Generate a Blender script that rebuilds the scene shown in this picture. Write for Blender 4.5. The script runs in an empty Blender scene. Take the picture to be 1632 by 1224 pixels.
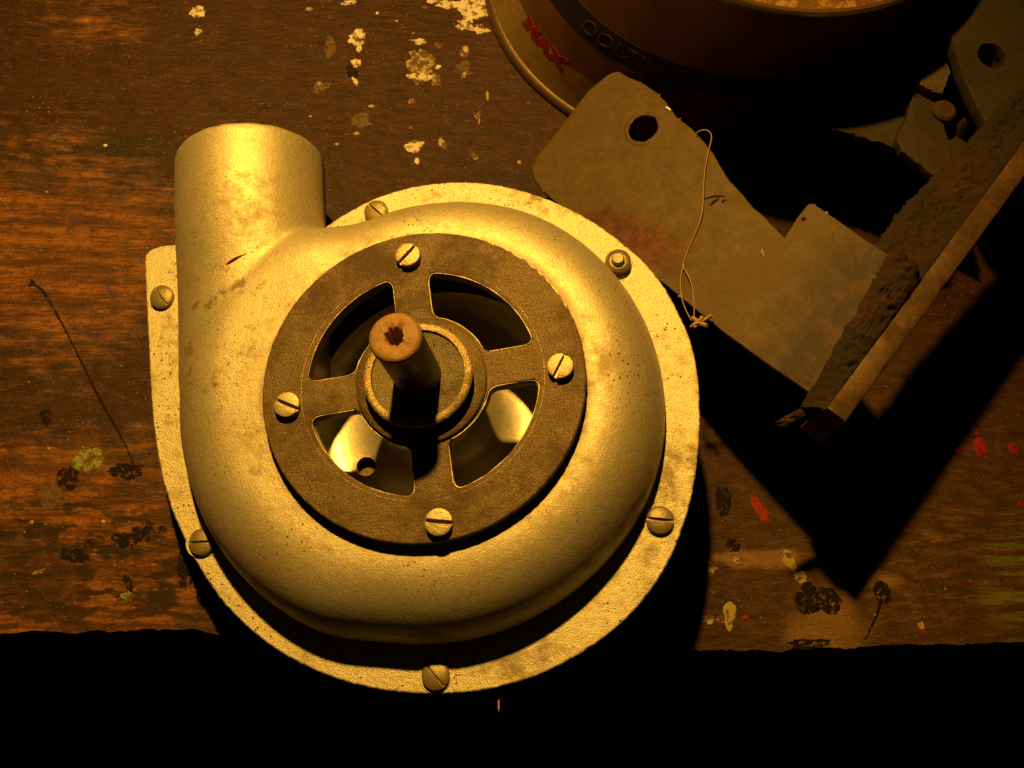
import bpy, bmesh, math, random
import numpy as np
from mathutils import Vector, Matrix, noise as mnoise

random.seed(7)
rng = np.random.default_rng(7)
scene = bpy.context.scene
COL = scene.collection

# ------------------------------------------------------------------ camera
F = 1590.0                       # focal length in photo pixels (1632 wide)
CX, CY = 816.0, 612.0
CAM_H = 0.33                     # camera height above the bench, metres


def _dir(x, y):
    v = np.array([x - CX, y - CY, F])
    return v / np.linalg.norm(v)


_wz = -_dir(700, 1160)           # where the photo's vertical vanishing point lies
_wx = np.array([1.0, 0, 0]); _wx -= _wx @ _wz * _wz; _wx /= np.linalg.norm(_wx)
_wy = np.cross(_wz, _wx)
CM = np.array([_wx, _wy, _wz])   # camera (x right, y down, z forward) -> world
CAMP = np.array([0, 0, CAM_H])


def ray(p):
    return CM @ np.array([p[0] - CX, p[1] - CY, F])


def on_z(p, z):
    r = ray(p)
    return CAMP + r * (z - CAM_H) / r[2]


def on_plane(p, P0, n):
    r = ray(p)
    return CAMP + r * (((P0 - CAMP) @ n) / (r @ n))


cam = bpy.data.cameras.new('camera')
cam.sensor_width = 36.0
cam.lens = F / 1632 * 36.0
cam.clip_start = 0.01
cam.clip_end = 20
camo = bpy.data.objects.new('camera', cam)
COL.objects.link(camo)
mx = Matrix.Identity(4)
for i in range(3):
    mx[i][0] = CM[i][0]; mx[i][1] = -CM[i][1]; mx[i][2] = -CM[i][2]; mx[i][3] = CAMP[i]
camo.matrix_world = mx
scene.camera = camo

# ------------------------------------------------------------------ world and lamp
w = bpy.data.worlds.new('World')
scene.world = w
w.use_nodes = True
w.node_tree.nodes['Background'].inputs[0].default_value = (1.0, 0.45, 0.12, 1)
w.node_tree.nodes['Background'].inputs[1].default_value = 0.004

lamp = bpy.data.lights.new('work_lamp', 'SPOT')
lamp.energy = 25
lamp.color = (1.0, 0.525, 0.075)
lamp.shadow_soft_size = 0.013
lamp.spot_size = math.radians(72)
lamp.spot_blend = 1.0
lampo = bpy.data.objects.new('work_lamp', lamp)
COL.objects.link(lampo)
LP = Vector((-0.075, 0.395, 0.55))
LT = Vector((-0.05, 0.10, 0.0))
lampo.location = LP
lampo.rotation_euler = (LT - LP).to_track_quat('-Z', 'Y').to_euler()

scene.view_settings.view_transform = 'Standard'
scene.view_settings.look = 'None'
scene.view_settings.exposure = 0
scene.view_settings.gamma = 1


# ------------------------------------------------------------------ node helpers
class NT:
    def __init__(self, name):
        self.m = bpy.data.materials.new(name)
        self.m.use_nodes = True
        self.t = self.m.node_tree
        self.n = self.t.nodes
        self.b = self.n['Principled BSDF']
        self.out = self.n['Material Output']
        self.tc = self.n.new('ShaderNodeTexCoord').outputs['Object']

    def link(self, a, b):
        self.t.links.new(a, b)

    def mapping(self, scale=(1, 1, 1), rot=(0, 0, 0), loc=(0, 0, 0), src=None):
        m = self.n.new('ShaderNodeMapping')
        m.inputs['Scale'].default_value = scale
        m.inputs['Rotation'].default_value = rot
        m.inputs['Location'].default_value = loc
        self.link(src or self.tc, m.inputs['Vector'])
        return m.outputs[0]

    def noise(self, scale, detail=4, rough=0.6, vec=None, dist=0.0):
        n = self.n.new('ShaderNodeTexNoise')
        n.inputs['Scale'].default_value = scale
        n.inputs['Detail'].default_value = detail
        n.inputs['Roughness'].default_value = rough
        n.inputs['Distortion'].default_value = dist
        self.link(vec or self.tc, n.inputs['Vector'])
        return n.outputs['Fac']

    def voro(self, scale, vec=None):
        n = self.n.new('ShaderNodeTexVoronoi')
        n.inputs['Scale'].default_value = scale
        self.link(vec or self.tc, n.inputs['Vector'])
        return n.outputs['Distance']

    def ramp(self, fac, a, b, lo=0.0, hi=1.0):
        """smooth step of fac between a and b, to lo..hi"""
        n = self.n.new('ShaderNodeMapRange')
        n.interpolation_type = 'SMOOTHSTEP'
        n.inputs['From Min'].default_value = a
        n.inputs['From Max'].default_value = b
        n.inputs['To Min'].default_value = lo
        n.inputs['To Max'].default_value = hi
        self.link(fac, n.inputs['Value'])
        return n.outputs[0]

    def mix(self, fac, a, b):
        n = self.n.new('ShaderNodeMix')
        n.data_type = 'RGBA'
        for s, v in ((n.inputs[0], fac), (n.inputs[6], a), (n.inputs[7], b)):
            if isinstance(v, tuple):
                s.default_value = v if len(v) == 4 else (*v, 1)
            elif isinstance(v, float):
                s.default_value = v
            else:
                self.link(v, s)
        return n.outputs[2]

    def math(self, op, a, b=0.0):
        n = self.n.new('ShaderNodeMath')
        n.operation = op
        for s, v in ((n.inputs[0], a), (n.inputs[1], b)):
            if isinstance(v, (int, float)):
                s.default_value = v
            else:
                self.link(v, s)
        return n.outputs[0]

    def blob(self, cx, cy, rx, ry, rag=0.35, scale=60, soft=0.5):
        """1 inside a ragged ellipse in x, y of the object"""
        v = self.mapping(scale=(1 / rx, 1 / ry, 0), loc=(-cx / rx, -cy / ry, 0))
        l = self.n.new('ShaderNodeVectorMath'); l.operation = 'LENGTH'
        self.link(v, l.inputs[0])
        nz = self.noise(scale, 5, 0.65)
        d = self.math('ADD', l.outputs['Value'], self.math('MULTIPLY', self.math('SUBTRACT', nz, 0.5), rag * 4))
        return self.ramp(d, 1 - soft, 1 + soft, 1.0, 0.0)

    def bump(self, h, strength, dist=0.0005, prev=None):
        n = self.n.new('ShaderNodeBump')
        n.inputs['Strength'].default_value = strength
        n.inputs['Distance'].default_value = dist
        self.link(h, n.inputs['Height'])
        if prev is not None:
            self.link(prev, n.inputs['Normal'])
        return n.outputs[0]

    def done(self, col=None, rough=None, metal=None, normal=None, spec=None):
        for key, v in (('Base Color', col), ('Roughness', rough), ('Metallic', metal), ('Normal', normal),
                       ('Specular IOR Level', spec)):
            if v is None:
                continue
            s = self.b.inputs[key]
            if isinstance(v, tuple):
                s.default_value = v if len(v) == 4 else (*v, 1)
            elif isinstance(v, (int, float)):
                s.default_value = v
            else:
                self.link(v, s)
        return self.m


def mat_cast(name, base, grime, metal=0.35, rough=0.5, pit=0.35, grime_amt=0.62, bump=0.25, gw=0.75, con=0.0, seam=False):
    t = NT(name)
    g1 = t.noise(38, 6, 0.62)
    g2 = t.noise(260, 5, 0.7)
    fine = t.noise(2600, 3, 0.6)
    gm = t.ramp(t.math('ADD', t.math('MULTIPLY', g1, 0.65), t.math('MULTIPLY', g2, 0.35)), grime_amt - 0.06, grime_amt + 0.12)
    c = t.mix(t.ramp(fine, 0.3, 0.7), tuple(x * (0.80 - con) for x in base), tuple(min(1, x * (1.12 + con)) for x in base))
    c = t.mix(t.math('MULTIPLY', gm, gw), c, grime)
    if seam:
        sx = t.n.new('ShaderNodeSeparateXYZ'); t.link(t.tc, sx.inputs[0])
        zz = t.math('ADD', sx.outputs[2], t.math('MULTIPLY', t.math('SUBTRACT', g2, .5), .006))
        c = t.mix(t.ramp(zz, .0005, .0065, .92, 0.0), c, (.030, .017, .007))  # seam grime at the foot, also shade painted over its bounce-lit strip
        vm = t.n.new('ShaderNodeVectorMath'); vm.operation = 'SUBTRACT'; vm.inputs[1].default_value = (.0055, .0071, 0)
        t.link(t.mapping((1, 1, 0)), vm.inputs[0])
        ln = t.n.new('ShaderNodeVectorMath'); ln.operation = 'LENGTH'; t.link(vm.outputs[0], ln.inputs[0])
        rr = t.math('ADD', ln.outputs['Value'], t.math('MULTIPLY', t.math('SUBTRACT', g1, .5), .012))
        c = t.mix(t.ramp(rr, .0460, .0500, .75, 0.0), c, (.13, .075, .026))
        # scuffs and dark smears beside the plate, and scratches
        scr = t.ramp(t.noise(1, 4, .6, t.mapping((90, 900, 90), rot=(0, 0, .8))), .66, .72)
        c = t.mix(t.math('MULTIPLY', scr, .35), c, (.80, .72, .52))
        sm = t.math('MULTIPLY', t.ramp(t.noise(140, 6, .7), .54, .64), t.blob(-.058, .030, .018, .030, .4, 70, .5))
        c = t.mix(t.math('MULTIPLY', sm, .7), c, (.14, .08, .028))
        dots = t.ramp(t.voro(1500), .10, .20, 1.0, 0.0)
        c = t.mix(t.math('MULTIPLY', t.math('MULTIPLY', dots, t.ramp(t.noise(900, 2, .5), .5, .6)), .6), c, (.12, .07, .025))
    dens = t.ramp(t.noise(55, 4, 0.6), 0.42, 0.70)
    vd = t.voro(560)
    pits = t.math('MULTIPLY', t.ramp(vd, 0.12, 0.26, 1.0, 0.0), dens)
    c = t.mix(t.math('MULTIPLY', pits, pit * 2), c, (grime[0] * .35, grime[1] * .35, grime[2] * .3))
    r = t.math('ADD', t.math('MULTIPLY', gm, 0.2), t.math('ADD', rough, t.math('MULTIPLY', t.math('SUBTRACT', g2, 0.5), 0.25)))
    b1 = t.bump(fine, bump, 0.0003)
    b2 = t.bump(g2, bump * 0.8, 0.0006, b1)
    b3 = t.bump(pits, -0.5, 0.0003, b2)
    return t.done(c, r, metal, b3)


M = {}
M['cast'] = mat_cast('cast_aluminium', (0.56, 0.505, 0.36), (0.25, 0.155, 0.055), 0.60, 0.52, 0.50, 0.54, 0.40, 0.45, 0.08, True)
M['flange'] = mat_cast('machined_flange', (0.66, 0.60, 0.43), (0.24, 0.18, 0.085), 0.70, 0.50, 0.9, 0.545, 0.8, 0.75, 0.1)
M['plate'] = mat_cast('stained_plate', (0.120, 0.079, 0.031), (0.060, 0.031, 0.010), 0.35, 0.42, 0.3, 0.50, 0.8, 0.75, 0.38)
M['hub'] = mat_cast('hub_steel', (0.15, 0.120, 0.062), (0.03, 0.022, 0.01), 0.3, 0.5, 0.8, 0.54, 0.9, 0.75, 0.45)
M['rim'] = mat_cast('worn_rim', (0.50, 0.38, 0.20), (0.12, 0.07, 0.026), 0.5, 0.36, 0.8, 0.50, 1.0, 0.9, 0.4)
M['zinc'] = mat_cast('bright_screw', (0.44, 0.37, 0.23), (0.20, 0.13, 0.055), 0.5, 0.40, 0.3, 0.62, 0.5)
M['brownscrew'] = mat_cast('dull_screw', (0.27, 0.22, 0.12), (0.15, 0.085, 0.03), 0.45, 0.42, 0.25, 0.55, 0.4)
M['oily'] = mat_cast('oily_shaft_steel', (0.045, 0.030, 0.018), (0.02, 0.012, 0.006), 0.4, 0.42, 0.2, 0.5, 0.3)
M['rust'] = mat_cast('rusty_shaft_end', (0.29, 0.155, 0.058), (0.15, 0.062, 0.018), 0.1, 0.55, 0.35, 0.55, 0.6)
M['impeller'] = mat_cast('impeller_aluminium', (0.72, 0.66, 0.50), (0.35, 0.26, 0.14), 0.75, 0.36, 0.15, 0.66, 0.1)
M['gasket'] = mat_cast('dark_gasket', (0.09, 0.055, 0.025), (0.04, 0.025, 0.012), 0.0, 0.8, 0.2, 0.5, 0.5)
M['dark'] = mat_cast('soot', (0.02, 0.014, 0.008), (0.01, 0.006, 0.004), 0.0, 0.9, 0.1, 0.5, 0.3)


M['web'] = mat_cast('orange_rusted_bar', (0.125, 0.062, 0.018), (0.045, 0.018, 0.005), 0.1, 0.55, 0.4, 0.48, 0.6, .9, .2)
M['weld'] = mat_cast('sooty_weld', (0.012, 0.0062, 0.0025), (0.050, 0.020, 0.006), 0.0, 0.85, 0.4, 0.5, 1.0)
M['scrap'] = mat_cast('dark_scrap_steel', (0.040, 0.027, 0.012), (0.024, 0.013, 0.005), 0.1, 0.65, 0.3, 0.5, 0.5)
M['scraprust'] = mat_cast('red_brown_scrap_steel', (0.075, 0.034, 0.014), (0.04, 0.018, 0.007), 0.1, 0.65, 0.3, 0.5, 0.5)


def mat_wood():
    t = NT('bench_wood')
    # the grain runs along x
    warp = t.noise(11, 3, 0.5)
    wv = t.n.new('ShaderNodeVectorMath'); wv.operation = 'MULTIPLY_ADD'
    cmb = t.n.new('ShaderNodeCombineXYZ'); t.link(t.math('SUBTRACT', warp, 0.5), cmb.inputs[1])
    t.link(cmb.outputs[0], wv.inputs[0]); wv.inputs[1].default_value = (0, 0.014, 0); t.link(t.tc, wv.inputs[2])
    v = wv.outputs[0]
    g_long = t.noise(1, 7, 0.72, t.mapping((26, 260, 20), src=v))
    g_mid = t.noise(1, 7, 0.72, t.mapping((110, 360, 60), src=v))
    g_big = t.noise(1, 6, 0.66, t.mapping((16, 38, 10), src=v))
    fine = t.noise(1500, 3, 0.65)
    mott = t.noise(240, 6, 0.75)
    # varnish: dark red brown, dull and blotchy
    dark = t.mix(t.ramp(g_mid, 0.36, 0.66), (0.0190, 0.0048, 0.0014), (0.056, 0.0145, 0.0038))
    dark = t.mix(t.ramp(g_big, 0.48, 0.72), dark, (0.038, 0.0125, 0.0038))
    dark = t.mix(t.ramp(mott, 0.55, 0.78, 0.0, 0.7), dark, (0.125, 0.042, 0.010))
    raw = t.mix(t.ramp(g_long, 0.36, 0.62), (0.070, 0.0205, 0.0042), (0.27, 0.100, 0.019))
    raw = t.mix(t.ramp(g_mid, 0.58, 0.74), raw, (0.40, 0.19, 0.050))
    raw = t.mix(t.ramp(mott, 0.36, 0.54, 0.85, 0.0), raw, (0.062, 0.022, 0.006))
    # worn through on the left front, in streaks elsewhere
    P = lambda x, y: on_z((x, y), 0)
    def el(px, py, rx, ry, **k):
        p = P(px, py); return t.blob(p[0], p[1], rx * 0.00021, ry * 0.00023, **k)
    wear = t.math('MAXIMUM', el(90, 880, 320, 150, rag=.5, scale=26, soft=.6), t.math('MULTIPLY', el(80, 400, 230, 190, rag=.55, scale=26, soft=.7), 0.72))
    wear = t.math('MAXIMUM', wear, t.math('MULTIPLY', el(130, 40, 130, 70, rag=.5, scale=50, soft=.8), 0.45))
    wear = t.math('MAXIMUM', wear, t.math('MULTIPLY', el(1500, 900, 220, 150, rag=.5, scale=30, soft=.8), 0.40))
    wear = t.math('MAXIMUM', wear, t.math('MULTIPLY', el(1450, 30, 120, 70, rag=.3, scale=30, soft=.5), 0.65))
    wear = t.math('MAXIMUM', wear, 0.10)
    th = t.math('ADD', t.math('MULTIPLY', g_long, 0.30), t.math('ADD', t.math('MULTIPLY', g_mid, 0.45), t.math('MULTIPLY', g_big, 0.25)))
    wm = t.ramp(t.math('ADD', th, t.math('MULTIPLY', wear, 0.38)), 0.60, 0.80)
    c = t.mix(wm, dark, raw)
    # black oil stains, mostly on the front left
    oil = t.math('MULTIPLY', el(110, 900, 280, 120, rag=.4, scale=30, soft=.6), t.ramp(t.noise(1, 6, 0.62, t.mapping((75, 190, 60), loc=(.3, .1, 0))), 0.47, 0.55))
    oil = t.math('MAXIMUM', oil, t.math('MULTIPLY', el(40, 915, 90, 50, rag=.5, scale=60, soft=.4), 0.8))
    oil = t.math('MAXIMUM', oil, t.math('MULTIPLY', el(225, 235, 70, 28, rag=.4, scale=80, soft=.6), 0.85))
    oil = t.math('MAXIMUM', oil, t.math('MULTIPLY', el(55, 285, 50, 22, rag=.4, scale=80, soft=.6), 0.6))
    oil = t.math('MAXIMUM', oil, t.math('MULTIPLY', el(810, 282, 90, 10, rag=.6, scale=80, soft=.6), 0.7))
    oil = t.math('MAXIMUM', oil, t.math('MULTIPLY', t.ramp(t.noise(1, 7, 0.6, t.mapping((40, 210, 60), loc=(.7, .4, 0))), 0.62, 0.70), 0.55))
    c = t.mix(t.math('MULTIPLY', oil, 0.9), c, (0.012, 0.008, 0.005))
    # thin splits along the grain
    crack = t.ramp(t.noise(1, 3, 0.5, t.mapping((9, 420, 10), src=v)), 0.70, 0.76)
    c = t.mix(t.math('MULTIPLY', crack, t.math('MULTIPLY', wm, .8)), c, (0.014, 0.007, 0.003))
    pore = t.ramp(t.noise(1, 5, .7, t.mapping((170, 900, 60), src=v)), .52, .66, 0.0, .75)
    c = t.mix(pore, c, (0.013, 0.0045, 0.0015))
    worn2 = t.ramp(t.noise(1, 6, .72, t.mapping((210, 420, 60), loc=(.2, .6, 0), src=v)), .60, .70)
    c = t.mix(t.math('MULTIPLY', worn2, t.math('MULTIPLY', wear, .8)), c, (0.42, 0.20, 0.045))
    # the right end is greyer, with a green smear and old tan filler
    grey = el(1480, 900, 330, 330, rag=.2, scale=20, soft=.5)
    c = t.mix(t.math('MULTIPLY', grey, 0.45), c, t.mix(t.ramp(g_mid, .4, .65), (0.075, 0.042, 0.017), (0.15, 0.088, 0.034)))
    green = t.math('MULTIPLY', el(1640, 930, 70, 90, rag=.5, scale=60, soft=.6), t.ramp(t.noise(1, 5, .6, t.mapping((40, 500, 40))), .46, .60))
    c = t.mix(t.math('MULTIPLY', green, .8), c, (0.14, 0.16, 0.035))
    tan = t.math('MAXIMUM', el(1215, 890, 75, 13, rag=.5, scale=90, soft=.4), el(1385, 925, 50, 12, rag=.6, scale=90, soft=.5))
    tan = t.math('MAXIMUM', tan, t.math('MULTIPLY', el(1320, 1000, 60, 40, rag=.6, scale=60, soft=.5), .8))
    c = t.mix(t.math('MULTIPLY', tan, .75), c, (0.27, 0.15, 0.045))
    # speckle
    sp = t.ramp(t.voro(520), 0.07, 0.13, 1.0, 0.0)
    sp = t.math('MULTIPLY', sp, t.ramp(t.noise(70, 4, .6), 0.46, 0.60))
    c = t.mix(t.math('MULTIPLY', sp, .9), c, (0.42, 0.27, 0.10))
    c = t.mix(t.ramp(fine, .40, .7, 0.0, 0.45), c, (0.022, 0.008, 0.003))
    n = t.bump(t.math('ADD', g_mid, t.math('MULTIPLY', mott, .5)), 0.7, 0.0010)
    n = t.bump(fine, 0.45, 0.0004, n)
    n = t.bump(t.math('MULTIPLY', wm, -1.0), 0.5, 0.0004, n)
    r = t.math('ADD', t.ramp(mott, .35, .65, .30, .55), t.math('MULTIPLY', wm, 0.2))
    return t.done(c, r, 0.0, n, 0.22)


M['wood'] = mat_wood()


def mat_paint(name, col, worn=0.45, col2=None, flake=0.0, rough=.6, spec=.3):
    t = NT(name)
    n1 = t.noise(300, 6, 0.7); f = t.noise(1700, 3, .6)
    c = t.mix(t.ramp(f, .3, .7), tuple(x * .8 for x in col), col)
    c = t.mix(t.ramp(n1, worn, worn + .14, 1.0, 0.0), c, col2 or (0.075, 0.032, 0.011))
    if flake:
        t.link(t.ramp(t.noise(520, 6, .72), flake, flake + .05, 1.0, 0.0), t.b.inputs['Alpha'])
    return t.done(c, rough, 0.0, t.bump(n1, .5, .0004, t.bump(f, .4, .0003)), spec)


M['white'] = mat_paint('flaking_white_paint', (0.62, 0.56, 0.45), 0.40, None, .62)
M['wornwhite'] = mat_paint('worn_cream_paint', (0.44, 0.36, 0.20), 0.47, None, .57)
M['dimpaint'] = mat_paint('thin_ochre_smear', (0.10, 0.058, 0.018), 0.42, None, .54)
M['green'] = mat_paint('green_paint', (0.20, 0.215, 0.04), 0.42, None, .58)
M['red'] = mat_paint('red_paint', (0.27, 0.010, 0.007), 0.40, (0.10, 0.012, 0.006), .62)
M['yellow'] = mat_paint('yellow_paint', (0.36, 0.26, 0.065), 0.38, None, .62)
M['tar'] = mat_paint('black_tar', (0.011, 0.007, 0.004), 0.3, (0.022, 0.010, 0.004), .52, .7, .08)


def mat_tin():
    t = NT('stained_tin')
    g = t.noise(35, 5, .6); g2 = t.noise(220, 5, .7); f = t.noise(1500, 2, .6)
    c = t.mix(t.ramp(g, .42, .66), (0.30, 0.205, 0.075), (0.17, 0.060, 0.016))
    c = t.mix(t.ramp(g2, .55, .75), c, (0.12, 0.06, 0.025))
    # brown printed field on the upper part of the side
    sx = t.n.new('ShaderNodeSeparateXYZ'); t.link(t.tc, sx.inputs[0])
    c = t.mix(t.ramp(sx.outputs[2], 0.0200, 0.0206), c, t.mix(t.ramp(g, .4, .7), (0.150, 0.066, 0.020), (0.085, 0.036, 0.011)))
    return t.done(c, .42, .35, t.bump(f, .25, .0003))


M['tin'] = mat_tin()
M['tinrim'] = mat_cast('tin_rim', (0.11, 0.068, 0.026), (0.05, 0.026, 0.009), 0.4, 0.38, 0.2, 0.55, 0.3)
M['ink_red'] = mat_paint('red_print', (0.20, 0.006, 0.016), 0.36, (0.10, .012, .010))
M['ink_dark'] = mat_paint('dark_print', (0.014, 0.008, 0.006), 0.3, (0.02, .012, .008))
M['ink_tan'] = mat_paint('tan_print', (0.055, 0.026, 0.010), 0.4, (0.02, .010, .005))
M['content'] = mat_paint('dried_varnish', (0.36, 0.18, 0.045), 0.46, (0.12, 0.05, 0.012))
M['thread'] = mat_paint('straw_thread', (0.40, 0.25, 0.085), 0.3, (0.3, .18, .06))
M['grit'] = mat_paint('pale_grit', (0.36, 0.28, 0.15), 0.4, (0.20, .13, .06))
M['floor'] = mat_paint('dark_floor', (0.03, 0.025, 0.02), 0.4, (0.02, .016, .012))


# ------------------------------------------------------------------ object helpers
def tag(o, label=None, cat=None, group=None, kind=None):
    if label: o['label'] = label
    if cat: o['category'] = cat
    if group: o['group'] = group
    if kind: o['kind'] = kind
    return o


def link(name, me, mat=None, parent=None, smooth=True, angle=40):
    o = bpy.data.objects.new(name, me)
    COL.objects.link(o)
    if mat is not None:
        me.materials.clear(); me.materials.append(mat)
    if smooth:
        me.polygons.foreach_set('use_smooth', [True] * len(me.polygons))
        try:
            me.set_sharp_from_angle(angle=math.radians(angle))
        except Exception:
            pass
    if parent is not None:
        o.parent = parent
    return o


def from_bm(name, bm, mat, parent=None, smooth=True, angle=40):
    bmesh.ops.recalc_face_normals(bm, faces=bm.faces)
    me = bpy.data.meshes.new(name)
    bm.to_mesh(me); bm.free()
    return link(name, me, mat, parent, smooth, angle)


def empty(name, mat4):
    o = bpy.data.objects.new(name, None)
    o.empty_display_size = 0.02
    COL.objects.link(o)
    o.matrix_world = mat4
    return o


def frame(o, x, y, z):
    m = Matrix.Identity(4)
    for i in range(3):
        m[i][0] = x[i]; m[i][1] = y[i]; m[i][2] = z[i]; m[i][3] = o[i]
    return m


def evaluated(tmp):
    bpy.context.view_layer.update()
    dg = bpy.context.evaluated_depsgraph_get()
    me = bpy.data.meshes.new_from_object(tmp.evaluated_get(dg), depsgraph=dg)
    d = tmp.data
    bpy.data.objects.remove(tmp)
    (bpy.data.curves if isinstance(d, bpy.types.Curve) else bpy.data.meshes).remove(d)
    return me


def plate_mesh(loops, z0, z1, bevel=0.0004, jag=0.0, seed=0, seg=0.0):
    """flat plate with holes: loops (metres, xy) between z0 and z1 with rounded edges"""
    cu = bpy.data.curves.new('outline', 'CURVE')
    cu.dimensions = '2D'
    cu.fill_mode = 'BOTH'
    r = np.random.default_rng(seed)
    for lp in loops:
        lp = np.asarray(lp, float)
        if seg:
            pts = []
            for a, b in zip(lp, np.roll(lp, -1, axis=0)):
                k = max(1, int(np.linalg.norm(b - a) / seg))
                pts += [a + (b - a) * i / k for i in range(k)]
            lp = np.array(pts)
        if jag:
            lp = lp + np.array([[mnoise.noise(Vector((p[0] * 700 + seed, p[1] * 700, 1.0))), mnoise.noise(Vector((p[0] * 700, p[1] * 700 + seed, 5.0)))] for p in lp]) * jag
        sp = cu.splines.new('POLY')
        sp.points.add(len(lp) - 1)
        for i, p in enumerate(lp):
            sp.points[i].co = (p[0], p[1], 0, 1)
        sp.use_cyclic_u = True
    cu.extrude = max(1e-5, (z1 - z0) / 2 - bevel)
    cu.bevel_depth = bevel
    cu.bevel_resolution = 1
    cu.offset = -bevel
    o = bpy.data.objects.new('outline', cu)
    COL.objects.link(o)
    me = evaluated(o)
    me.transform(Matrix.Translation((0, 0, (z0 + z1) / 2)))
    return me


def circle(cx, cy, r, n=64, rx=None):
    a = np.linspace(0, 2 * np.pi, n, endpoint=False)
    return np.c_[cx + (rx or r) * np.cos(a), cy + r * np.sin(a)]


def lathe_bm(profile, n=64, cx=0, cy=0, closed=True, bm=None):
    """profile [(r, z)] turned about z; closed profile makes a solid ring"""
    bm = bm or bmesh.new()
    rings = []
    for r, z in profile:
        if r < 1e-7:
            rings.append([bm.verts.new((cx, cy, z))])
        else:
            rings.append([bm.verts.new((cx + r * math.cos(2 * math.pi * k / n), cy + r * math.sin(2 * math.pi * k / n), z)) for k in range(n)])
    pairs = list(zip(rings, rings[1:]))
    if closed:
        pairs.append((rings[-1], rings[0]))
    for a, b in pairs:
        if len(a) == 1 and len(b) == 1:
            continue
        for k in range(n):
            k2 = (k + 1) % n
            if len(a) == 1:
                bm.faces.new((a[0], b[k], b[k2]))
            elif len(b) == 1:
                bm.faces.new((a[k], a[k2], b[0]))
            else:
                bm.faces.new((a[k], a[k2], b[k2], b[k]))
    return bm


def tube_mesh(pts, radius, res=2, radii=None, cyclic=False):
    cu = bpy.data.curves.new('tube', 'CURVE')
    cu.dimensions = '3D'
    cu.bevel_depth = radius
    cu.bevel_resolution = res
    cu.use_fill_caps = True
    sp = cu.splines.new('NURBS' if len(pts) > 3 else 'POLY')
    sp.points.add(len(pts) - 1)
    for i, p in enumerate(pts):
        sp.points[i].co = (*p, 1)
        sp.points[i].radius = radii[i] if radii is not None else 1.0
    if len(pts) > 3:
        sp.order_u = 4
        sp.use_endpoint_u = not cyclic
        sp.use_cyclic_u = cyclic
        sp.resolution_u = 6
    o = bpy.data.objects.new('tube', cu)
    COL.objects.link(o)
    return evaluated(o)


def screw_bm(r, h, slot_w, slot_d, dome=0.4, ang=0.0, seed=0):
    """slotted head standing on z = 0, the slot along x turned by ang"""
    bm = bmesh.new()
    base = h - slot_d
    lathe_bm([(0, base), (r, base), (r, -0.001), (0, -0.001)], 40, closed=False, bm=bm)
    nu, nv = 14, 9
    for s in (-1, 1):
        grid = []
        for j in range(nv + 1):
            t = j / nv
            y = slot_w / 2 + (r * 0.9995 - slot_w / 2) * math.sin(t * math.pi / 2)
            hx = math.sqrt(max(1e-12, r * r - y * y))
            row = []
            for i in range(nu + 1):
                x = hx * math.sin((i / nu - .5) * math.pi)
                q = (x * x + y * y) / (r * r)
                z = h - dome * r * (1 - math.sqrt(max(0, 1 - 0.93 * min(1, q)))) 
                z += 0.00008 * mnoise.noise(Vector((x * 900 + seed * 3, y * 900, seed)))
                row.append(bm.verts.new((x, s * y, max(z, base + 1e-5))))
            grid.append(row)
        for j in range(nv):
            for i in range(nu):
                bm.faces.new((grid[j][i], grid[j][i + 1], grid[j + 1][i + 1], grid[j + 1][i]))
        edge = grid[0] + [grid[j][nu] for j in range(1, nv + 1)] + grid[nv][::-1][1:] + [grid[j][0] for j in range(nv - 1, 0, -1)]
        low = [bm.verts.new((v.co.x, v.co.y, base)) for v in edge]
        for i in range(len(edge)):
            k = (i + 1) % len(edge)
            try:
                bm.faces.new((edge[i], edge[k], low[k], low[i]))
            except ValueError:
                pass
    bmesh.ops.rotate(bm, verts=bm.verts, cent=(0, 0, 0), matrix=Matrix.Rotation(ang, 3, 'Z'))
    return bm


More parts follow.
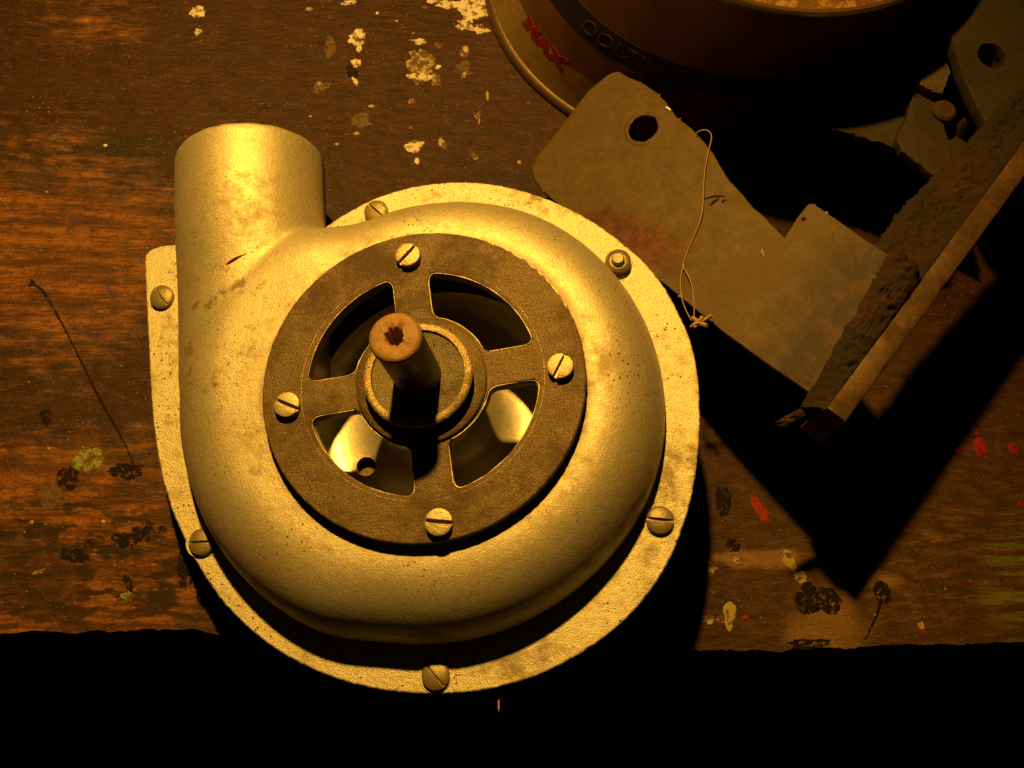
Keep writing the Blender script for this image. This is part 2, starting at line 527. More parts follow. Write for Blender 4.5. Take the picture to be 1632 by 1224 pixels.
# ------------------------------------------------------------------ the bench and the floor
def bench():
    edge = [(-4200, 1004), (-420, 1004), (0, 1010), (60, 1006), (140, 1009), (200, 1005), (250, 1004), (300, 1003), (340, 1009), (375, 1018),
            (440, 1028), (600, 1032), (760, 1030), (930, 1034), (1085, 1036), (1165, 1036), (1250, 1038), (1290, 1030),
            (1330, 1034), (1375, 1031), (1440, 1027), (1520, 1027), (1632, 1023), (2100, 1016), (5200, 990)]
    e = np.array([on_z(p, 0.0)[:2] for p in edge])
    pts = []
    for a, b in zip(e, e[1:]):
        k = max(1, int(np.linalg.norm(b - a) / 0.0008))
        for i in range(k):
            q = a + (b - a) * i / k
            d = mnoise.noise(Vector((q[0] * 160, 0, 3))) * .0007 + mnoise.noise(Vector((q[0] * 600, 0, 7))) * .0004 + abs(mnoise.noise(Vector((q[0] * 60, 0, 9)))) ** 3 * .003
            pts.append((q[0], q[1] + d))
    pts.append(tuple(e[-1]))
    bm = bmesh.new()
    top = [bm.verts.new((x, y, 0)) for x, y in pts]
    mid = [bm.verts.new((x, y - .0006 - .0004 * mnoise.noise(Vector((x * 300, 1, 1))), -.0016)) for x, y in pts]
    low = [bm.verts.new((x, y - .0004, -.036)) for x, y in pts]
    yb = 0.62
    tb = [bm.verts.new((pts[0][0], yb, 0)), bm.verts.new((pts[-1][0], yb, 0))]
    lb = [bm.verts.new((pts[0][0], yb, -.036)), bm.verts.new((pts[-1][0], yb, -.036))]
    for i in range(len(pts) - 1):
        bm.faces.new((top[i], top[i + 1], mid[i + 1], mid[i]))
        bm.faces.new((mid[i], mid[i + 1], low[i + 1], low[i]))
    # strips back from the edge so that the top is well shaped
    bm.faces.new(top + [tb[1], tb[0]])
    bm.faces.new(low + [lb[1], lb[0]])
    bm.faces.new((tb[0], tb[1], lb[1], lb[0]))
    bm.faces.new((top[0], mid[0], low[0], lb[0], tb[0]))
    bm.faces.new((top[-1], mid[-1], low[-1], lb[1], tb[1]))
    bmesh.ops.triangulate(bm, faces=[f for f in bm.faces if len(f.verts) > 4])
    o = from_bm('workbench', bm, M['wood'], None, True, 30)
    return tag(o, 'old dark brown wooden bench top with worn orange patches and a ragged front edge', 'workbench')


BENCH = bench()
bm = bmesh.new()
bmesh.ops.create_grid(bm, x_segments=1, y_segments=1, size=2.0)
bmesh.ops.translate(bm, verts=bm.verts, vec=(0, 0, -0.75))
tag(from_bm('floor', bm, M['floor'], None, False), kind='structure')


def splat(cx, cy, rx, ry, mat, ang=0.0, rag=0.35, seed=0, name='paint_splat', h=0.00022, label=None):
    """a dried drop on the bench: ragged outline, thin rounded edge; sizes in photo pixels"""
    p = on_z((cx, cy), 0)
    s = 0.000245; sy = 0.000258
    n = 46
    bm = bmesh.new()
    rings = []
    for k, (f, z) in enumerate(((1.0, -0.0001), (0.97, h * .7), (0.86, h), (0.5, h * 1.1))):
        ring = []
        for i in range(n):
            a = 2 * math.pi * i / n
            c = Vector((math.cos(a) * 1.3, math.sin(a) * 1.3, seed * 1.7))
            m = 1 + rag * (mnoise.noise(c) * 1.1 + .6 * mnoise.noise(c * 2.7) + .4 * mnoise.noise(c * 6.1))
            x = rx * s * m * f * math.cos(a); y = ry * sy * m * f * math.sin(a)
            ring.append(bm.verts.new((p[0] + x * math.cos(ang) - y * math.sin(ang), p[1] + x * math.sin(ang) + y * math.cos(ang), z)))
        rings.append(ring)
    for a, b in zip(rings, rings[1:]):
        for i in range(n):
            k = (i + 1) % n
            bm.faces.new((a[i], a[k], b[k], b[i]))
    bm.faces.new(rings[-1])
    o = from_bm(name, bm, M[mat], BENCH, True, 60)
    if label: o['label'] = label
    return o


SPL = [
    # white and cream flakes on the upper part
    (316, 20, 13, 10, 'white', .3, .4), (315, 52, 6, 7, 'white', 0, .4), (569, 60, 16, 15, 'white', .4, .45), (572, 77, 5, 7, 'white', 0, .3),
    (568, 100, 8, 8, 'white', 0, .4), (566, 130, 4, 7, 'white', .5, .4), (756, 14, 30, 20, 'white', .1, .35), (715, 6, 20, 8, 'white', 0, .6),
    (742, 38, 15, 12, 'white', 0, .5), (765, 47, 14, 8, 'white', -.2, .6), (690, 2, 10, 5, 'white', 0, .5), (678, 12, 6, 3, 'wornwhite', 0, .4),
    (556, 5, 14, 5, 'white', .1, .5), (601, 21, 3, 2.5, 'white', 0, .3), (670, 105, 20, 30, 'wornwhite', .2, .5), (668, 122, 17, 10, 'white', 0, .4),
    (670, 67, 11, 5, 'white', 0, .5), (698, 107, 5, 4, 'white', .6, .5), (696, 127, 9, 12, 'wornwhite', .3, .5), (698, 71, 6, 6, 'wornwhite', 0, .5),
    (741, 83, 8, 11, 'wornwhite', 0, .45), (739, 105, 11, 10, 'dimpaint', 0, .4), (742, 118, 11, 5, 'wornwhite', .4, .5), (657, 162, 6, 6, 'wornwhite', 0, .4),
    (592, 170, 5, 3, 'yellow', 0, .3), (661, 233, 14, 10, 'white', .35, .35), (705, 229, 5, 11, 'wornwhite', .4, .4), (665, 257, 4, 6, 'white', 0, .4),
    (655, 204, 3.5, 3, 'yellow', 0, .3), (761, 184, 6, 6, 'wornwhite', 0, .5), (763, 194, 2, 8, 'wornwhite', 0, .3), (777, 152, 2.5, 8, 'yellow', .1, .4),
    (730, 166, 1.5, 4, 'wornwhite', -.3, .3), (756, 249, 6, 8, 'wornwhite', .7, .4), (828, 259, 3, 4, 'wornwhite', 0, .4), (568, 213, 5, 3, 'yellow', .3, .4),
    (575, 192, 17, 13, 'dimpaint', 0, .4), (526, 74, 9, 22, 'dimpaint', 0, .3), (513, 140, 13, 8, 'dimpaint', .3, .5), (508, 134, 5, 3, 'wornwhite', .7, .4),
    (820, 99, 3, 3, 'white', 0, .2), (555, 214, 6, 2, 'wornwhite', 0, .5), (495, 186, 2.5, 2, 'yellow', 0, .3), (537, 230, 3, 2, 'yellow', 0, .3),
    (632, 34, 2, 2, 'white', 0, .3), (659, 53, 1.8, 1.8, 'white', 0, .3), (493, 15, 5, 4, 'wornwhite', 0, .5), (842, 164, 4, 2, 'dimpaint', .6, .4),
    (490, 248, 2, 2, 'yellow', 0, .3), (560, 115, 9, 12, 'tar', .4, .4),
    # coloured drops
    (1562, 713, 11, 14, 'red', 0, .2), (1526, 718, 5, 5, 'red', 0, .3), (1544, 717, 12, 1.3, 'red', 0, .2), (1615, 714, 8, 8, 'red', 0, .2),
    (1471, 734, 5, 4, 'red', 0, .4), (1453, 753, 4, 4, 'red', 0, .3), (1556, 657, 5, 4, 'red', 0, .4), (1557, 690, 3, 4, 'red', 0, .4),
    (1212, 813, 8, 20, 'red', .45, .3), (1377, 841, 4, 5, 'red', 0, .4), (1188, 984, 5, 3, 'red', 0, .4), (1421, 785, 3, 4, 'red', 0, .3),
    (1628, 802, 5, 6, 'red', 0, .4), (1547, 927, 3, 3, 'red', 0, .3), (1470, 1009, 4, 4, 'red', 0, .3),
    (140, 732, 19, 17, 'green', 0, .3), (205, 953, 9, 6, 'green', 0, .5), (1163, 975, 9, 13, 'yellow', 0, .2), (1161, 992, 5, 12, 'yellow', 0, .2),
    (1468, 997, 5, 5, 'yellow', 0, .3), (1130, 988, 8, 6, 'wornwhite', 0, .5), (1148, 989, 6, 6, 'wornwhite', 0, .5), (1258, 893, 8, 14, 'yellow', .4, .3), (1275, 918, 8, 10, 'yellow', .5, .3),
    (1130, 905, 9, 9, 'wornwhite', 0, .5), (1175, 893, 7, 6, 'wornwhite', 0, .5), (75, 306, 3, 2, 'wornwhite', 0, .3), (38, 250, 8, 5, 'dimpaint', 0, .5),
    (85, 217, 8, 6, 'dimpaint', 0, .5), (77, 792, 13, 15, 'dimpaint', 0, .6), (62, 911, 8, 2.5, 'yellow', .3, .5), (165, 831, 3, 2.5, 'yellow', 0, .3),
    (50, 832, 3, 2.5, 'yellow', 0, .3), (77, 715, 2, 2, 'white', 0, .2), (168, 232, 3.5, 2.5, 'white', 0, .3),
    # tar
    (1288, 955, 19, 20, 'tar', 0, .25), (1318, 957, 20, 18, 'tar', 0, .25), (1406, 944, 12, 17, 'tar', .2, .15), (1153, 800, 11, 22, 'tar', 0, .3),
    (1169, 869, 10, 9, 'tar', 0, .25), (112, 760, 16, 14, 'tar', 0, .5), (205, 752, 20, 11, 'tar', 0, .5), (50, 451, 7, 5, 'tar', 0, .4),
    (73, 664, 7, 13, 'tar', .3, .5), (210, 857, 18, 16, 'tar', .2, .6), (120, 885, 20, 10, 'tar', -.2, .5), (205, 930, 5, 11, 'tar', .5, .3),
    (295, 910, 11, 24, 'tar', .15, .25), (180, 752, 10, 6, 'tar', 0, .5), (140, 868, 6, 6, 'tar', 0, .4), (235, 838, 7, 6, 'tar', 0, .4),
    (1290, 1026, 25, 7, 'tar', 0, .6), (1448, 720, 10, 10, 'tar', 0, .3), (258, 844, 6, 5, 'tar', 0, .4),
]
for i, s in enumerate(SPL):
    x, y, rx, ry, m, a, rg = s
    lab = None
    nm = 'tar_spot' if m == 'tar' else 'paint_splat'
    if (x, y) == (1562, 713): lab = 'round red paint drop with a thin tail to a smaller drop'
    if (x, y) == (140, 732): lab = 'green paint blot on worn wood left of the blower'
    if (x, y) == (756, 14): lab = 'large flaking white paint patch beside the tin'
    splat(x, y, rx, ry, m, a, rg, i, nm, 0.00005 if m in ('dimpaint', 'tar') else 0.00018, lab)

# the black crack line and the tar tail
def smear(pts, r, radii, mat='tar', name='tar_streak'):
    P = [on_z(p, 0.0001) for p in pts]
    me = tube_mesh(P, r, 1, radii)
    for v in me.vertices:
        v.co.z *= 0.2
    return link(name, me, M[mat], BENCH)


cr = [(48, 451), (67, 457), (81, 486), (100, 516), (116, 551), (135, 586), (156, 632), (175, 664), (186, 683), (196, 703), (207, 723), (216, 750)]
smear(cr, 0.00042, [.5, 1.6, 1.0, 1.2, .7, 1.0, 1.2, .9, 1.2, .4, .7, .9])
smear([(1404, 955), (1400, 975), (1392, 992), (1385, 1008), (1378, 1020)], 0.0005, [1.4, 1.0, .9, .9, .5])

# pale crumbs of grit all over the bench
bm = bmesh.new()
for k in range(520):
    px, py = rng.uniform(-20, 1660), rng.uniform(-20, 1000)
    p = on_z((px, py), 0)
    r = rng.choice([.00016, .00022, .0003, .00042], p=[.5, .3, .15, .05])
    res = bmesh.ops.create_icosphere(bm, subdivisions=1, radius=r)
    for v in res['verts']:
        v.co *= rng.uniform(.6, 1.25)
        v.co.z *= .7
        v.co += Vector((p[0], p[1], r * .4))
tag(from_bm('grit', bm, M['grit'], None, False), kind='stuff')

# ------------------------------------------------------------------ the blower
bz = -(CM @ _dir(1005, 1160))
by = np.array([0, 1.0, 0]); by -= by @ bz * bz; by /= np.linalg.norm(by)
bx = np.cross(by, bz)
BP0 = on_z((680, 690), .033)
BO = on_plane((672, 690), BP0, bz)


def bl(p, z=0.0):
    """photo point on the blower's own level z (metres above its flange) -> local xy"""
    q = on_plane(p, BP0 + bz * z, bz) - BO
    return np.array([q @ bx, q @ by])


BLOWER = empty('centrifugal_blower', frame(BO, bx, by, bz))
tag(BLOWER, 'snail shaped cast aluminium blower housing with round outlet pipe and a protruding shaft', 'blower')
AX, AY = 0.0055, 0.0068          # axis of the blower in its frame
mm = 0.001


def smooth_closed(pts, n=360):
    """closed Catmull-Rom through pts"""
    pts = np.asarray(pts, float)
    k = len(pts); out = []
    per = max(2, n // k)
    for i in range(k):
        p0, p1, p2, p3 = pts[i - 1], pts[i], pts[(i + 1) % k], pts[(i + 2) % k]
        for j in range(per):
            t = j / per
            out.append(.5 * ((2 * p1) + (-p0 + p2) * t + (2 * p0 - 5 * p1 + 4 * p2 - p3) * t * t + (-p0 + 3 * p1 - 3 * p2 + p3) * t ** 3))
    return np.array(out)


# volute casing: scroll and pipe fused
def volute():
    th = np.radians([-102, -90, -74, -58, -41, -25, -8, 10, 28, 48, 64, 80, 99, 113, 122, 131, 142, 152, 160, 168, 178, 196, 212, 230, 245])
    RR = np.array([71.2, 70.6, 70.2, 69.6, 69.4, 69.6, 69.4, 69.2, 69.2, 69.5, 69.6, 68.6, 67.6, 66.4, 72.0, 79.0, 84.0, 86.0, 85.6, 84.0, 81.4, 79.2, 77.5, 75.8, 74.6])
    n = 220
    ang = np.linspace(-np.pi, np.pi, n, endpoint=False)
    thw = np.concatenate([th - 2 * np.pi, th, th + 2 * np.pi]); Rw = np.tile(RR, 3)
    Rs = np.interp(ang, thw, Rw)
    ker = np.hanning(11); ker /= ker.sum()
    Rs = np.convolve(np.concatenate([Rs[-5:], Rs, Rs[:5]]), ker, 'valid')
    bm = bmesh.new()
    rings = []
    Ht = 24.6
    for a, R in zip(ang, Rs):
        wdt = min(R - 49.0, 22.5)
        prof = [(R, -3.6), (R, 0.0), (R - .2, 2.6)]
        for f in np.linspace(0, np.pi / 2, 12)[1:]:
            x = R - .2 - wdt * (1 - math.cos(f)) * .96
            z = 2.6 + (Ht - 2.6) * math.sin(f)
            prof.append((x, z))
        prof += [(50.5, Ht), (42.5, Ht), (42.5, Ht - 3.4), (49.5, Ht - 3.4)]
        Ri = R - 4.2; wi = min(Ri - 50.0, 18.0)
        for f in np.linspace(np.pi / 2, 0, 8):
            prof.append((Ri - .3 - wi * (1 - math.cos(f) ** 0.86) * .96, 4.0 + (Ht - 3.4 - 4.0) * math.sin(f) ** 0.92))
        prof += [(Ri, -3.6)]
        rings.append([bm.verts.new(((AX + r * mm * math.cos(a)), (AY + r * mm * math.sin(a)), z * mm)) for r, z in prof])
    for i in range(n):
        a, b = rings[i], rings[(i + 1) % n]
        for k in range(len(a)):
            k2 = (k + 1) % len(a)
            bm.faces.new((a[k], b[k], b[k2], a[k2]))
    # the outlet pipe with an open end
    c0 = np.array([-52.9, 14, 4.0]); c1 = np.array([-61.6, 96.5, 4.0])
    d = (c1 - c0) / np.linalg.norm(c1 - c0)
    ux = np.array([d[1], -d[0], 0]); uz = np.array([0, 0, 1.0])
    prof = []
    L = np.linalg.norm(c1 - c0)
    Rb, Re = 23.8, 24.9
    for t in np.linspace(0, 1, 26):
        prof.append((Rb + (Re - Rb) * t, t * L))
    prof[0] = (Rb - 3, -2)
    prof += [(Re - .3, L + .5), (Re - 1.2, L + .9), (Re - 2.2, L + .6), (Re - 2.6, L), (Re - 2.8, L - 38), (0, L - 40)]
    m = 64
    pr = []
    first = bm.verts.new(tuple(((c0 - d * 5)) * mm))
    for r, t in prof[:-1]:
        sink = 1 - min(1, max(0, (t - 28) / 34)); sink = sink * sink * (3 - 2 * sink)
        sq = 1 - .18 * sink if t < L - 1 else 1
        pr.append([bm.verts.new(tuple((c0 + d * t + np.array([.2 * sink, 0, 0]) + r * np.array([1, 1, sq]) * (math.cos(2 * np.pi * k / m) * ux + math.sin(2 * np.pi * k / m) * uz)) * mm)) for k in range(m)])
    last = bm.verts.new(tuple((c0 + d * prof[-1][1]) * mm))
    for k in range(m):
        k2 = (k + 1) % m
        bm.faces.new((first, pr[0][k2], pr[0][k]))
        for a, b in zip(pr, pr[1:]):
            bm.faces.new((a[k], a[k2], b[k2], b[k]))
        bm.faces.new((pr[-1][k], pr[-1][k2], last))
    bmesh.ops.recalc_face_normals(bm, faces=bm.faces)
    me = bpy.data.meshes.new('volute'); bm.to_mesh(me); bm.free()
    o = bpy.data.objects.new('volute', me); COL.objects.link(o)
    r = o.modifiers.new('r', 'REMESH'); r.mode = 'VOXEL'; r.voxel_size = 0.00072; r.adaptivity = 0
    s = o.modifiers.new('s', 'SMOOTH'); s.factor = .6; s.iterations = 26
    return evaluated(o)


vme = volute()
# slight hammering so that the casting is not perfect
co = np.empty(len(vme.vertices) * 3); vme.vertices.foreach_get('co', co); co = co.reshape(-1, 3)
for i, c in enumerate(co):
    d = mnoise.noise(Vector((c[0] * 45, c[1] * 45, c[2] * 45))) * .00035
    co[i, 2] += d
vme.vertices.foreach_set('co', co.ravel())
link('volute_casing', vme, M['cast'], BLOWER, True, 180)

# mounting flange
FL = [(231, 418), (236, 402), (250, 394), (272, 390), (300, 392), (420, 420), (500, 380), (523, 358), (560, 335), (600, 315), (640, 302), (680, 294), (730, 290), (780, 293),
      (830, 303), (880, 320), (920, 339), (960, 363), (1000, 394), (1030, 421), (1060, 460), (1082, 500), (1100, 543), (1111, 590), (1115, 640),
      (1115, 690), (1110, 745), (1100, 800), (1084, 852), (1060, 905), (1026, 955), (986, 997), (940, 1032), (890, 1061), (840, 1082), (780, 1098),
      (720, 1105), (660, 1105), (600, 1098), (540, 1083), (480, 1058), (430, 1028), (385, 991), (345, 946), (311, 893), (286, 842), (268, 795),
      (255, 745), (246, 690), (240, 620), (237, 560), (234, 500)]
fl_pts = smooth_closed([bl(p, 0) for p in FL], 520)
bore = circle(AX, AY, .0615, 110)
link('mounting_flange', plate_mesh([fl_pts, bore], -.0042, 0, .0005, .00025, 3), M['flange'], BLOWER, True, 35)
cen = np.array([AX, AY])
gk = cen + (fl_pts - cen) * .997
link('gasket', plate_mesh([gk, bore], -.0054, -.0043, .0001, .0012, 5), M['gasket'], BLOWER, True, 35)
# shallow rear pan closing the housing
rc = [(0, -12.5), (40, -12.5), (54, -11.5), (60, -9), (63, -5.45), (59.5, -5.45), (56, -8.2), (42, -10), (0, -10)]
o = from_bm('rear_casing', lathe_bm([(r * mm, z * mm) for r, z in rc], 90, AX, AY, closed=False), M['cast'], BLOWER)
# a torn shred of gasket hanging out at the front
for k, (px, py, ln, wd) in enumerate([(795, 1098, .0062, .0011), (846, 1080, .002, .001), (868, 1071, .002, .0013), (820, 1090, .0014, .002)]):
    q = bl((px, py), -.005)
    bm = bmesh.new()
    pr = [(-wd / 2, .002), (wd / 2, .002), (wd * .45, -ln * .4), (wd * .2, -ln * .5), (wd * .22, -ln * .85), (0, -ln), (-wd * .2, -ln * .8), (-wd * .15, -ln * .5), (-wd * .5, -ln * .3)]
    vs = [bm.verts.new((q[0] + x, q[1] + y, -.0046)) for x, y in pr]
    f = bm.faces.new(vs)
    e = bmesh.ops.extrude_face_region(bm, geom=[f])
    bmesh.ops.translate(bm, verts=[v for v in e['geom'] if isinstance(v, bmesh.types.BMVert)], vec=(0, 0, -.0005))
    from_bm('gasket_shred', bm, M['thread'], BLOWER, False)

# flange screws
def put(name, bm, mat, x, y, z, parent, smooth=True, angle=35):
    bmesh.ops.translate(bm, verts=bm.verts, vec=(x, y, z))
    return from_bm(name, bm, mat, parent, smooth, angle)


for k, (p, a) in enumerate([((257, 473), -.9), ((321, 864), .05), ((694, 1077), -.85), ((1052, 829), -.12), ((599, 336), -.75)]):
    q = bl(p, .0015)
    put('flange_screw', screw_bm(.0040, .0024, .0007 if k != 3 else .0011, .0011, .33, a, k + 2), M['brownscrew'], q[0], q[1], 0, BLOWER)
# spot-faced seats of the flange screws
for p in ((257, 473), (321, 864), (694, 1077), (1052, 829)):
    q = bl(p, .0)
    me = lathe_bm([(.0041 , .0), (.0048, .0), (.0048, .0003), (.0041, .0003)], 40, q[0], q[1])
    from_bm('screw_seat', me, M['flange'], BLOWER)
# the bolt end with its nut at the top right
q = bl((985, 415), .003)
nut = from_bm('nut', lathe_bm([(.0020, 0), (.0040, 0), (.0042, .0012), (.0040, .0028), (.0033, .0034), (.0027, .0030), (.0021, .0031)], 36, q[0], q[1]), M['brownscrew'], BLOWER)
from_bm('bolt_end', lathe_bm([(0, .0005), (.0020, .0005), (.0020, .0042), (.0016, .0047), (0, .0046)], 30, q[0], q[1], closed=False), M['brownscrew'], nut)

# front plate with four windows
ZP = .0288
c_ = np.array([AX + .0001, AY + .0002])


def window(k):
    """outline of the window between spoke k and k + 1"""
    a0 = math.radians(8 + 90 * k); a1 = a0 + math.pi / 2
    ro, ri, hw = .0335, .0196, .0053
    def edge(a, s, r):         # point on the side of a spoke at radius r
        d = np.array([math.cos(a), math.sin(a)]); n = np.array([-d[1], d[0]])
        return c_ + d * math.sqrt(r * r - hw * hw) + n * hw * s
    out = []
    A = [edge(a0, 1, r) for r in np.linspace(ri + .0012, ro - .0016, 5)]
    B = [edge(a1, -1, r) for r in np.linspace(ro - .0016, ri + .0012, 5)]
    t0 = math.atan2(*(edge(a0, 1, ro) - c_)[::-1]); t1 = math.atan2(*(edge(a1, -1, ro) - c_)[::-1])
    while t1 < t0: t1 += 2 * math.pi
    arc_o = [c_ + ro * np.array([math.cos(t), math.sin(t)]) for t in np.linspace(t0 + .045, t1 - .045, 22)]
    t0 = math.atan2(*(edge(a0, 1, ri) - c_)[::-1]); t1 = math.atan2(*(edge(a1, -1, ri) - c_)[::-1])
    while t1 < t0: t1 += 2 * math.pi
    arc_i = [c_ + ri * np.array([math.cos(t), math.sin(t)]) for t in np.linspace(t1 - .06, t0 + .06, 14)]
    return np.array(A + arc_o + B + arc_i)


wins = [window(k) for k in range(4)]
fp = link('front_plate', plate_mesh([circle(AX, AY + .0003, .0465, 150)] + wins, ZP - .0050, ZP, .00035, .00016, 11, .0009), M['plate'], BLOWER, True, 35)
# thin bright bruised edge on the upper right of the plate
ed = [(AX + (.0463) * math.cos(a), AY + .0003 + .0463 * math.sin(a), ZP - .0003) for a in np.radians(np.linspace(6, 66, 44))]
rad = [max(.15, .5 + 1.1 * mnoise.noise(Vector((i * .7, 3, 1)))) * (1 if i > 14 else .5) for i in range(44)]
link('bruised_edge', tube_mesh(ed, .00062, 1, rad), M['zinc'], fp)
for k in range(4):
    wv_ = wins[k]
    pts = [(p[0], p[1], ZP - .00025) for p in wv_]
    rad = [max(.06, .42 + 1.0 * mnoise.noise(Vector((i * .55, k * 9.1, 2)))) for i in range(len(pts))]
    link('worn_edge', tube_mesh(pts, .00036, 1, rad), M['zinc'], fp)
ed = [(AX + (.0463) * math.cos(a), AY + .0003 + .0463 * math.sin(a), ZP - .0003) for a in np.radians(np.linspace(150, 330, 90))]
rad = [max(.05, .18 + .8 * mnoise.noise(Vector((i * .5, 7, 1)))) for i in range(90)]
link('worn_edge', tube_mesh(ed, .00026, 1, rad), M['rim'], fp)
# faint turned line on the plate outside the windows
ln = [(AX + .0350 * math.cos(a), AY + .0003 + .0350 * math.sin(a), ZP - .00004) for a in np.linspace(0, 2 * math.pi, 160)]
link('scribed_line', tube_mesh(ln, .00014, 1, [max(.2, .7 + .9 * mnoise.noise(Vector((i * .3, 1, 4)))) for i in range(160)]), M['rim'], fp)
# raised boss ring round the hub, on the plate
hb = [(.0125, -.001), (.0188, -.001), (.0188, .0009), (.0183, .0013), (.0125, .0013)]
from_bm('hub_ring', lathe_bm([(r, ZP + z) for r, z in hb], 80, AX, AY), M['plate'], BLOWER)
ZH = .0345
hub = [(.0, ZP - .006), (.0148, ZP - .006), (.0149, ZH - .0014), (.0154, ZH - .0009), (.0154, ZH - .0003), (.0150, ZH), (.0132, ZH), (.0131, ZH - .0006), (.0128, ZH - .0007), (.0, ZH - .0007)]
from_bm('bearing_hub', lathe_bm([(r, z) for r, z in hub], 96, AX, AY, closed=False), M['hub'], BLOWER)
# hammered rim
bm = bmesh.new()
n = 150
rs = []
for r, z in ((.01325, -.0008), (.0133, .0002), (.0142, .00035), (.0151, .0002), (.01545, -.0005)):
    rs.append([bm.verts.new((AX + (r + .00012 * mnoise.noise(Vector((k * .9, r * 4000, 0)))) * math.cos(2 * math.pi * k / n),
                             AY + (r + .00012 * mnoise.noise(Vector((k * .9, r * 4000, 0)))) * math.sin(2 * math.pi * k / n),
                             ZH + z + .00016 * mnoise.noise(Vector((k * .6, r * 3000, 5))))) for k in range(n)])
for a, b in zip(rs, rs[1:]):
    for k in range(n):
        bm.faces.new((a[k], a[(k + 1) % n], b[(k + 1) % n], b[k]))
from_bm('hub_rim', bm, M['rim'], BLOWER, True, 60)
# plate screws
for k, (p, a, sr) in enumerate([((650, 406), .85, .0036), ((893, 583), 1.1, .0036), ((699, 832), -.10, .0037), ((457, 645), -.42, .0036)]):
    q = bl(p, ZP + .002)
    put('plate_screw', screw_bm(sr, .0027, .0013, .0014, .12, a, k + 11), M['zinc'], q[0], q[1], ZP, BLOWER)
# drive shaft, slightly burred end with a centre hole
ZT = .0630
sh = [(.0, ZH - .002), (.0066, ZH - .002), (.0066, ZT - .0012), (.0066, ZT - .0008)]
shaft = from_bm('drive_shaft', lathe_bm(sh, 56, AX, AY, closed=False), M['oily'], BLOWER)
en = [(.0066, ZT - .0009), (.0079, ZT - .0030), (.0081, ZT - .0012), (.0076, ZT - .0003), (.0066, ZT), (.0028, ZT), (.0021, ZT - .0012), (.0017, ZT - .005), (0, ZT - .0055)]
en = [(.0064, ZT - .0034), (.00665, ZT - .0028), (.0069, ZT - .0012), (.0065, ZT - .0003), (.0057, ZT)] + en[5:]
bm = lathe_bm(en, 56, AX, AY, closed=False)
for v in bm.verts:
    d = mnoise.noise(v.co * 420) * .00022
    v.co.z += d; v.co.x += d * .6
    r_ = math.hypot(v.co.x - AX, v.co.y - AY)
    if .0012 < r_ < .0035:
        k_ = 1 + .38 * mnoise.noise(Vector((v.co.x * 900, v.co.y * 900, 3)))
        v.co.x = AX + (v.co.x - AX) * k_; v.co.y = AY + (v.co.y - AY) * k_
from_bm('shaft_end', bm, M['rust'], shaft, True, 60)

# impeller seen through the windows: dished back disc with hub and blades
im = [(.0070, .0040), (.0115, .0036), (.0140, .0020), (.0170, -.0022), (.0200, -.0044), (.0260, -.0058), (.0335, -.0060), (.0385, -.0046), (.0412, -.0020), (.0412, -.0085), (.0070, -.0085)]
bm = lathe_bm(im, 96, AX, AY)
imp = from_bm('impeller', bm, M['impeller'], BLOWER, True, 50)
q = bl((581, 741), -.004)
cut = bpy.data.objects.new('cutter', bpy.data.meshes.new('cutter')); COL.objects.link(cut)
cb_ = lathe_bm([(0, -.012), (.0031, -.012), (.0031, .004), (0, .004)], 36, q[0], q[1], closed=False)
bmesh.ops.recalc_face_normals(cb_, faces=cb_.faces)
cb_.to_mesh(cut.data); cb_.free()
tmp = bpy.data.objects.new('tmp', imp.data.copy()); COL.objects.link(tmp)
md = tmp.modifiers.new('b', 'BOOLEAN'); md.operation = 'DIFFERENCE'; md.object = cut; md.solver = 'EXACT'
ime = evaluated(tmp)
if len(ime.polygons) > 100:
    imp.data = ime
    ime.polygons.foreach_set('use_smooth', [True] * len(ime.polygons))
    ime.set_sharp_from_angle(angle=math.radians(40))
cm = cut.data
bpy.data.objects.remove(cut); bpy.data.meshes.remove(cm)

# red crayon tick on the casting
from mathutils.bvhtree import BVHTree
bvh = BVHTree.FromPolygons([v.co for v in vme.vertices], [p.vertices for p in vme.polygons])


def on_cast(p, lift=.0001):
    q = bl(p, .0246)
    h = bvh.ray_cast(Vector((q[0], q[1], .06)), Vector((0, 0, -1)))[0]
    return (h or Vector((q[0], q[1], .0246))) + Vector((0, 0, lift))


tk = [on_cast(p) for p in ((360, 421), (366, 418), (372, 414), (379, 410), (386, 407), (392, 404))]
me = tube_mesh(tk, .00042, 1, [.3, 1.1, 1.3, 1.0, .4, .15])
link('crayon_mark', me, M['red'], BLOWER)

# ------------------------------------------------------------------ the bracket
A_ = on_z((1290, 630), .060); B_ = on_z((1421, 409), .070); C_ = on_z((970, 118), .030)
kn = np.cross(B_ - A_, C_ - A_); kn /= np.linalg.norm(kn)
if kn[2] < 0: kn = -kn
ky = (B_ - A_) / np.linalg.norm(B_ - A_)
kx = np.cross(ky, kn)


def kp(p, z=0.0):
    q = on_plane(p, A_ + kn * z, kn) - KO
    return np.array([q @ kx, q @ ky])


